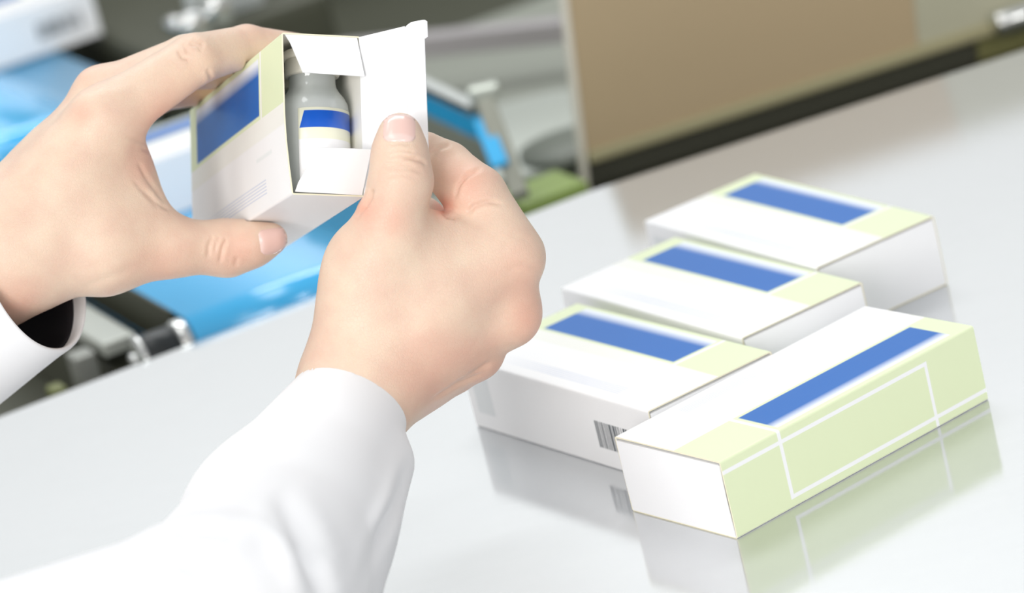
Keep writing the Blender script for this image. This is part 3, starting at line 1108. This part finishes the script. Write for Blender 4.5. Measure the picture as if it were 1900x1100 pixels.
# right hand: back of the hand to the viewer, thumb on the lid, index finger behind it
rh = Field(at(800, 520, 1.078))
rh.chain([(940, 478, 1.079, 9.2), (800, 590, 1.076, 11.5), (676, 705, 1.076, 15.0)], 0.006, 0.008)
rh.chain([(948, 500, 1.083, 8.3), (939, 572, 1.086, 8.1)], 0.006)
rh.chain([(941, 584, 1.085, 8.6), (810, 630, 1.082, 11.0), (672, 715, 1.080, 15.5)], 0.008, 0.008)
rh.chain([(884, 655, 1.092, 7.4), (760, 690, 1.088, 10.0), (684, 728, 1.083, 12.5)], 0.008, 0.008)
rh.chain([(838, 684, 1.098, 6.6), (752, 722, 1.093, 8.0)], 0.008, 0.006)
rh.chain([(672, 705, 1.078, 15.0), (600, 830, 1.066, 16.0)], 0.010)
rh.chain([(672, 560, 1.076, 10.5), (690, 490, 1.074, 12.5), (722, 425, 1.0675, 10.2), (744, 335, 1.0632, 8.9), (742, 285, 1.0635, 7.7), (742, 250, 1.0655, 6.5)], 0.012, 0.0035)
rh.chain([(672, 560, 1.076, 10.5), (672, 680, 1.078, 13.5)], 0.010)
rh.chain([(800, 500, 1.079, 12.5), (720, 520, 1.078, 13.0)], 0.014, 0.010)
rh.chain([(900, 455, 1.080, 9.0), (790, 464, 1.080, 9.4)], 0.010, 0.010)
rh.chain([(952, 474, 1.080, 9.6), (882, 364, 1.0825, 9.4), (829, 311, 1.0900, 7.8), (790, 281, 1.0885, 6.0)], 0.0028, 0.0015)
rh.chain([(941, 584, 1.087, 8.4), (872, 480, 1.124, 8.0), (780, 408, 1.117, 7.4), (700, 394, 1.102, 6.3)], 0.005, 0.0012)
rh.chain([(884, 655, 1.094, 7.3), (850, 570, 1.128, 7.4), (760, 500, 1.126, 6.8), (705, 478, 1.112, 6.0)], 0.004, 0.0012)
rh.chain([(838, 684, 1.099, 6.5), (810, 625, 1.126, 6.3), (745, 575, 1.124, 5.8), (706, 555, 1.112, 5.2)], 0.004, 0.0012)
R_FOLDS = [
    ([(704, 318), (730, 312), (764, 314), (788, 322)], 0.3, 4), ([(700, 332), (742, 322), (780, 330)], 0.22, 5),
    ([(930, 455), (955, 440), (985, 445)], 0.18, 6), ([(940, 500), (975, 490), (1005, 500)], 0.18, 6),
    ([(716, 283), (742, 278), (772, 283)], 0.37, 4), ([(712, 292), (745, 288), (784, 300), (792, 306)], 0.51, 3.5), ([(708, 300), (742, 297), (780, 292)], 0.37, 3.5),
    ([(700, 312), (738, 304), (770, 306)], 0.37, 4), ([(718, 270), (742, 266), (766, 269)], 0.31, 4),
    ([(866, 396), (880, 382), (905, 374), (935, 378)], 0.59, 4), ([(842, 372), (850, 345), (868, 325), (895, 312)], 0.59, 4), ([(848, 352), (856, 336), (872, 322)], 0.34, 3), ([(800, 290), (815, 275), (838, 268)], 0.51, 4),
    ([(835, 720), (880, 692), (915, 668)], 0.59, 5), ([(800, 742), (850, 712), (905, 690)], 0.51, 4), ([(818, 390), (832, 402), (846, 404)], 0.85, 4), ([(692, 350), (686, 368), (676, 384), (660, 402)], 1.19, 4),
]
R_BLUSH = [(725, 410, 32, 0.40), (960, 520, 60, 0.30), (985, 600, 45, 0.45), (880, 340, 50, 0.25), (850, 320, 45, 0.2), (822, 384, 20, 0.9), (900, 680, 60, 0.35), (780, 720, 60, 0.3), (745, 300, 40, 0.1), (672, 388, 24, 0.5), (800, 650, 90, 0.15)]
rh.press = press_lid
rhand = build_hand(rh, 0.00045, R_FOLDS, R_BLUSH, [(741, 239, (0.02, -1), 26, 33, -0.32)])

# left hand: seen from the thumb side, thumb under the carton, fingers over the top
lt_tip = touch_depth(502, 444, 0.0055, False); lt_ip = touch_depth(430, 460, 0.0083, False)
li_tip = touch_depth(548, 96, 0.0058, True)
li_dip = touch_depth(458, 85, 0.0064, True)
lh = Field(at(220, 330, 1.115))
lh.chain([(192, 222, 1.108, 9.6), (110, 345, 1.110, 12.5), (10, 465, 1.112, 19.0)], 0.006, 0.010)
lh.chain([(186, 172, 1.124, 7.6), (92, 310, 1.122, 9.0), (0, 440, 1.118, 16.5)], 0.008, 0.010)
lh.chain([(190, 190, 1.141, 7.4), (105, 330, 1.136, 9.5), (10, 470, 1.124, 15.0)], 0.008, 0.008)
lh.chain([(200, 235, 1.156, 6.8), (120, 370, 1.148, 9.0), (20, 480, 1.130, 13.0)], 0.008, 0.008)
lh.chain([(10, 465, 1.114, 19.0), (-110, 560, 1.125, 19.5)], 0.010)
lh.chain([(110, 455, 1.112, 14.0), (190, 462, 1.112, 13.8), (318, 458, min(1.118, lt_ip), 8.8), (422, 460, lt_ip, 8.3), (468, 452, lt_tip, 6.6), (504, 443, lt_tip, 4.9)], 0.012, 0.004)
lh.chain([(217, 268, 1.118, 8.0), (232, 330, 1.122, 7.5), (262, 408, 1.118, 8.5)], 0.010, 0.008)
lh.chain([(160, 300, 1.116, 11.5), (190, 400, 1.116, 12.5)], 0.012, 0.010)
lh.chain([(192, 222, 1.108, 9.6), (362, 110, 1.118, 7.9), (458, 85, li_dip, 6.5), (548, 94, li_tip, 5.6)], 0.006, 0.0015)
li2 = touch_depth(520, 128, 0.0058, True)
lh.chain([(186, 172, 1.124, 7.2), (345, 106, 1.127, 6.9), (440, 100, 1.143, 6.2), (520, 128, li2, 5.6)], 0.005, 0.0012)
li3 = touch_depth(470, 160, 0.0056, True)
lh.chain([(190, 190, 1.141, 7.2), (330, 128, 1.147, 6.8), (410, 130, 1.160, 6.0), (470, 160, li3, 5.4)], 0.004, 0.0012)
li4 = touch_depth(410, 190, 0.0052, True)
lh.chain([(200, 235, 1.156, 6.4), (300, 172, 1.168, 6.0), (365, 165, 1.180, 5.4), (410, 190, li4, 5.0)], 0.004, 0.0012)
L_FOLDS = [
    ([(338, 78), (346, 92), (350, 102)], 0.3, 4), ([(356, 72), (366, 76), (384, 84)], 0.25, 4), ([(398, 470), (402, 450), (408, 438)], 0.25, 4),
    ([(150, 170), (190, 158), (250, 150)], 0.3, 9), ([(232, 255), (262, 262), (276, 270)], 0.3, 4), ([(245, 330), (270, 360), (296, 390)], 0.2, 4),
    ([(330, 92), (338, 106), (352, 110)], 0.52, 4), ([(350, 82), (366, 84), (376, 96)], 0.45, 4), ([(372, 78), (378, 92)], 0.38, 4), ([(384, 128), (390, 140), (394, 150)], 0.45, 4),
    ([(262, 274), (280, 282)], 0.45, 4), ([(256, 300), (272, 330), (310, 382)], 0.38, 4), ([(266, 352), (290, 375), (318, 392)], 0.33, 4),
    ([(386, 480), (388, 455), (396, 436)], 0.33, 4), ([(408, 490), (412, 462), (422, 440)], 0.42, 4), ([(437, 495), (440, 475)], 0.30, 4),
    ([(150, 535), (200, 515), (250, 500)], 0.22, 8),
]
L_BLUSH = [(152, 215, 22, 0.35), (300, 230, 40, 0.55), (272, 300, 40, 0.35), (440, 470, 45, 0.35), (360, 180, 60, 0.25), (470, 60, 50, 0.2), (30, 560, 50, 0.4), (300, 505, 60, 0.25), (160, 140, 20, 0.25)]
lh.press = lambda X: sd_box_held(X)
lhand = build_hand(lh, 0.00045, L_FOLDS, L_BLUSH, [(507, 447, (0.985, -0.17), 28, 26, -0.6)])


# sleeves
def cloth_mesh(field, h, extra, name, folds=()):
    V, Q = None, None
    base = field.eval
    field.eval = lambda P: extra(P, base(P))
    V, Q = field.mesh(h)
    Wd = field.world(V); Nn = normals_of(Wd, Q)
    for line, depth, width in folds: Wd = groove(Wd, Nn, line, depth, width, None, 0.45, 2.2)
    V = (Wd - field.o) @ R0.T
    return mesh_np(name, field.world(V), Q, M_COAT, person)


rs = Field(at(600, 900, 1.05))
cuff_c = at(656, 742, 1.0765); arm_d = at(530, 985, 1.036)
ax_in = rs.loc(arm_d) - rs.loc(cuff_c); ax_in = nrm(ax_in); c_l = rs.loc(cuff_c)
rs.cone(cuff_c - (arm_d - cuff_c) * 0.10, arm_d, 0.0156, 0.0290, 0.004)
rs.cone(at(360, 1235, 0.945), at(60, 1345, 0.915), 0.0365, 0.0375, 0.003)
rs.cone(arm_d, at(430, 1200, 0.960), 0.0275, 0.0360, 0.010)
rs.cone(at(700, 860, 1.062), at(550, 1200, 0.985), 0.0110, 0.0190, 0.004)
wr_a = rs.loc(at(672, 705, 1.078)); wr_b = rs.loc(at(560, 905, 1.056))


def cuff_cut(P, F):
    pl = -((P - c_l) @ ax_in)                    # positive on the hand side of the cuff
    bow = 0.0
    F = smax(F, pl, 0.0012)
    t = (P - c_l) @ ax_in
    cav = sd_cone(P, wr_a, wr_b, 0.0158, 0.0165)
    return np.where(t < 0.030, smax(F, -cav, 0.001), F)


S_FOLDS = [
    ([(512, 905), (530, 945), (556, 990), (581, 1039), (594, 1085), (600, 1140)], 4.0, 20),
    ([(764, 845), (738, 930), (700, 1005), (664, 1110)], 2.5, 11),
    ([(300, 965), (350, 985), (420, 975), (480, 950)], 2.0, 22), ([(240, 1040), (330, 1030), (420, 1060)], 1.6, 22),
]
rsl = cloth_mesh(rs, 0.0011, cuff_cut, 'sleeve', S_FOLDS)

# left sleeve: an open cuff seen from the hand side, dark lining inside
img = lambda x, y, z: x * RT - y * UP - z * FW    # image right, image down, towards the viewer
LC = at(62, 497, 1.116)
l_ax = nrm(img(0.928 * 0.915, -0.373 * 0.915, 0.40)); l_u = nrm(img(0.373, 0.928, 0)); l_v = nrm(np.cross(l_ax, l_u))


def left_sleeve():
    NS = 96
    def ring(s, r, wob):
        c = LC - l_ax * s + l_u * (0.10 * s)
        q = []
        for k in range(NS):
            a = 2 * math.pi * k / NS
            rr = r * (1 + wob * (math.sin(3 * a + 40 * s) + 0.6 * math.sin(5 * a - 65 * s + 1)))
            q.append(c + l_u * rr * math.cos(a) + l_v * rr * math.sin(a))
        return q
    outer = [(0.0, 0.0268), (0.0006, 0.0274), (0.0016, 0.0276), (0.006, 0.0279), (0.015, 0.0290), (0.03, 0.0312), (0.05, 0.0345), (0.08, 0.0385), (0.12, 0.043)]
    inner = [(0.12, 0.0418), (0.08, 0.0373), (0.05, 0.0333), (0.03, 0.0300), (0.0075, 0.0266), (0.0025, 0.0260), (0.0006, 0.0261)]
    rows = [ring(s, r, min(0.012, s * 0.4)) for s, r in outer + inner]
    v = [p - P_O for q in rows for p in q]; f = []
    n = len(rows)
    for i in range(n):
        i2 = (i + 1) % n
        for k in range(NS):
            k2 = (k + 1) % NS
            f.append((i * NS + k, i * NS + k2, i2 * NS + k2, i2 * NS + k))
    o = from_py('sleeve', v, f, M_COAT, person, True)
    bm = bmesh.new(); bm.from_mesh(o.data); bmesh.ops.recalc_face_normals(bm, faces=bm.faces); bm.to_mesh(o.data); bm.free()
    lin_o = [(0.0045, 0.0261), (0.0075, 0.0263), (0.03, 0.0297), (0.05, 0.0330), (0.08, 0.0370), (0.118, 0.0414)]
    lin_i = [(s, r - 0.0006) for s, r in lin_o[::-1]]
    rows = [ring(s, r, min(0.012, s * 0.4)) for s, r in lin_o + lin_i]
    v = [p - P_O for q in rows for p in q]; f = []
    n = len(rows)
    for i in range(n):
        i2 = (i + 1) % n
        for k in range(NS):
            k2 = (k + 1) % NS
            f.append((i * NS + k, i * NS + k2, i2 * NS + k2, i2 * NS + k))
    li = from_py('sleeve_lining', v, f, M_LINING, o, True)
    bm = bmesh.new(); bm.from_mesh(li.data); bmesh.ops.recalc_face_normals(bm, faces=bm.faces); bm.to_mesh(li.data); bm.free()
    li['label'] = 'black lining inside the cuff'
    return o


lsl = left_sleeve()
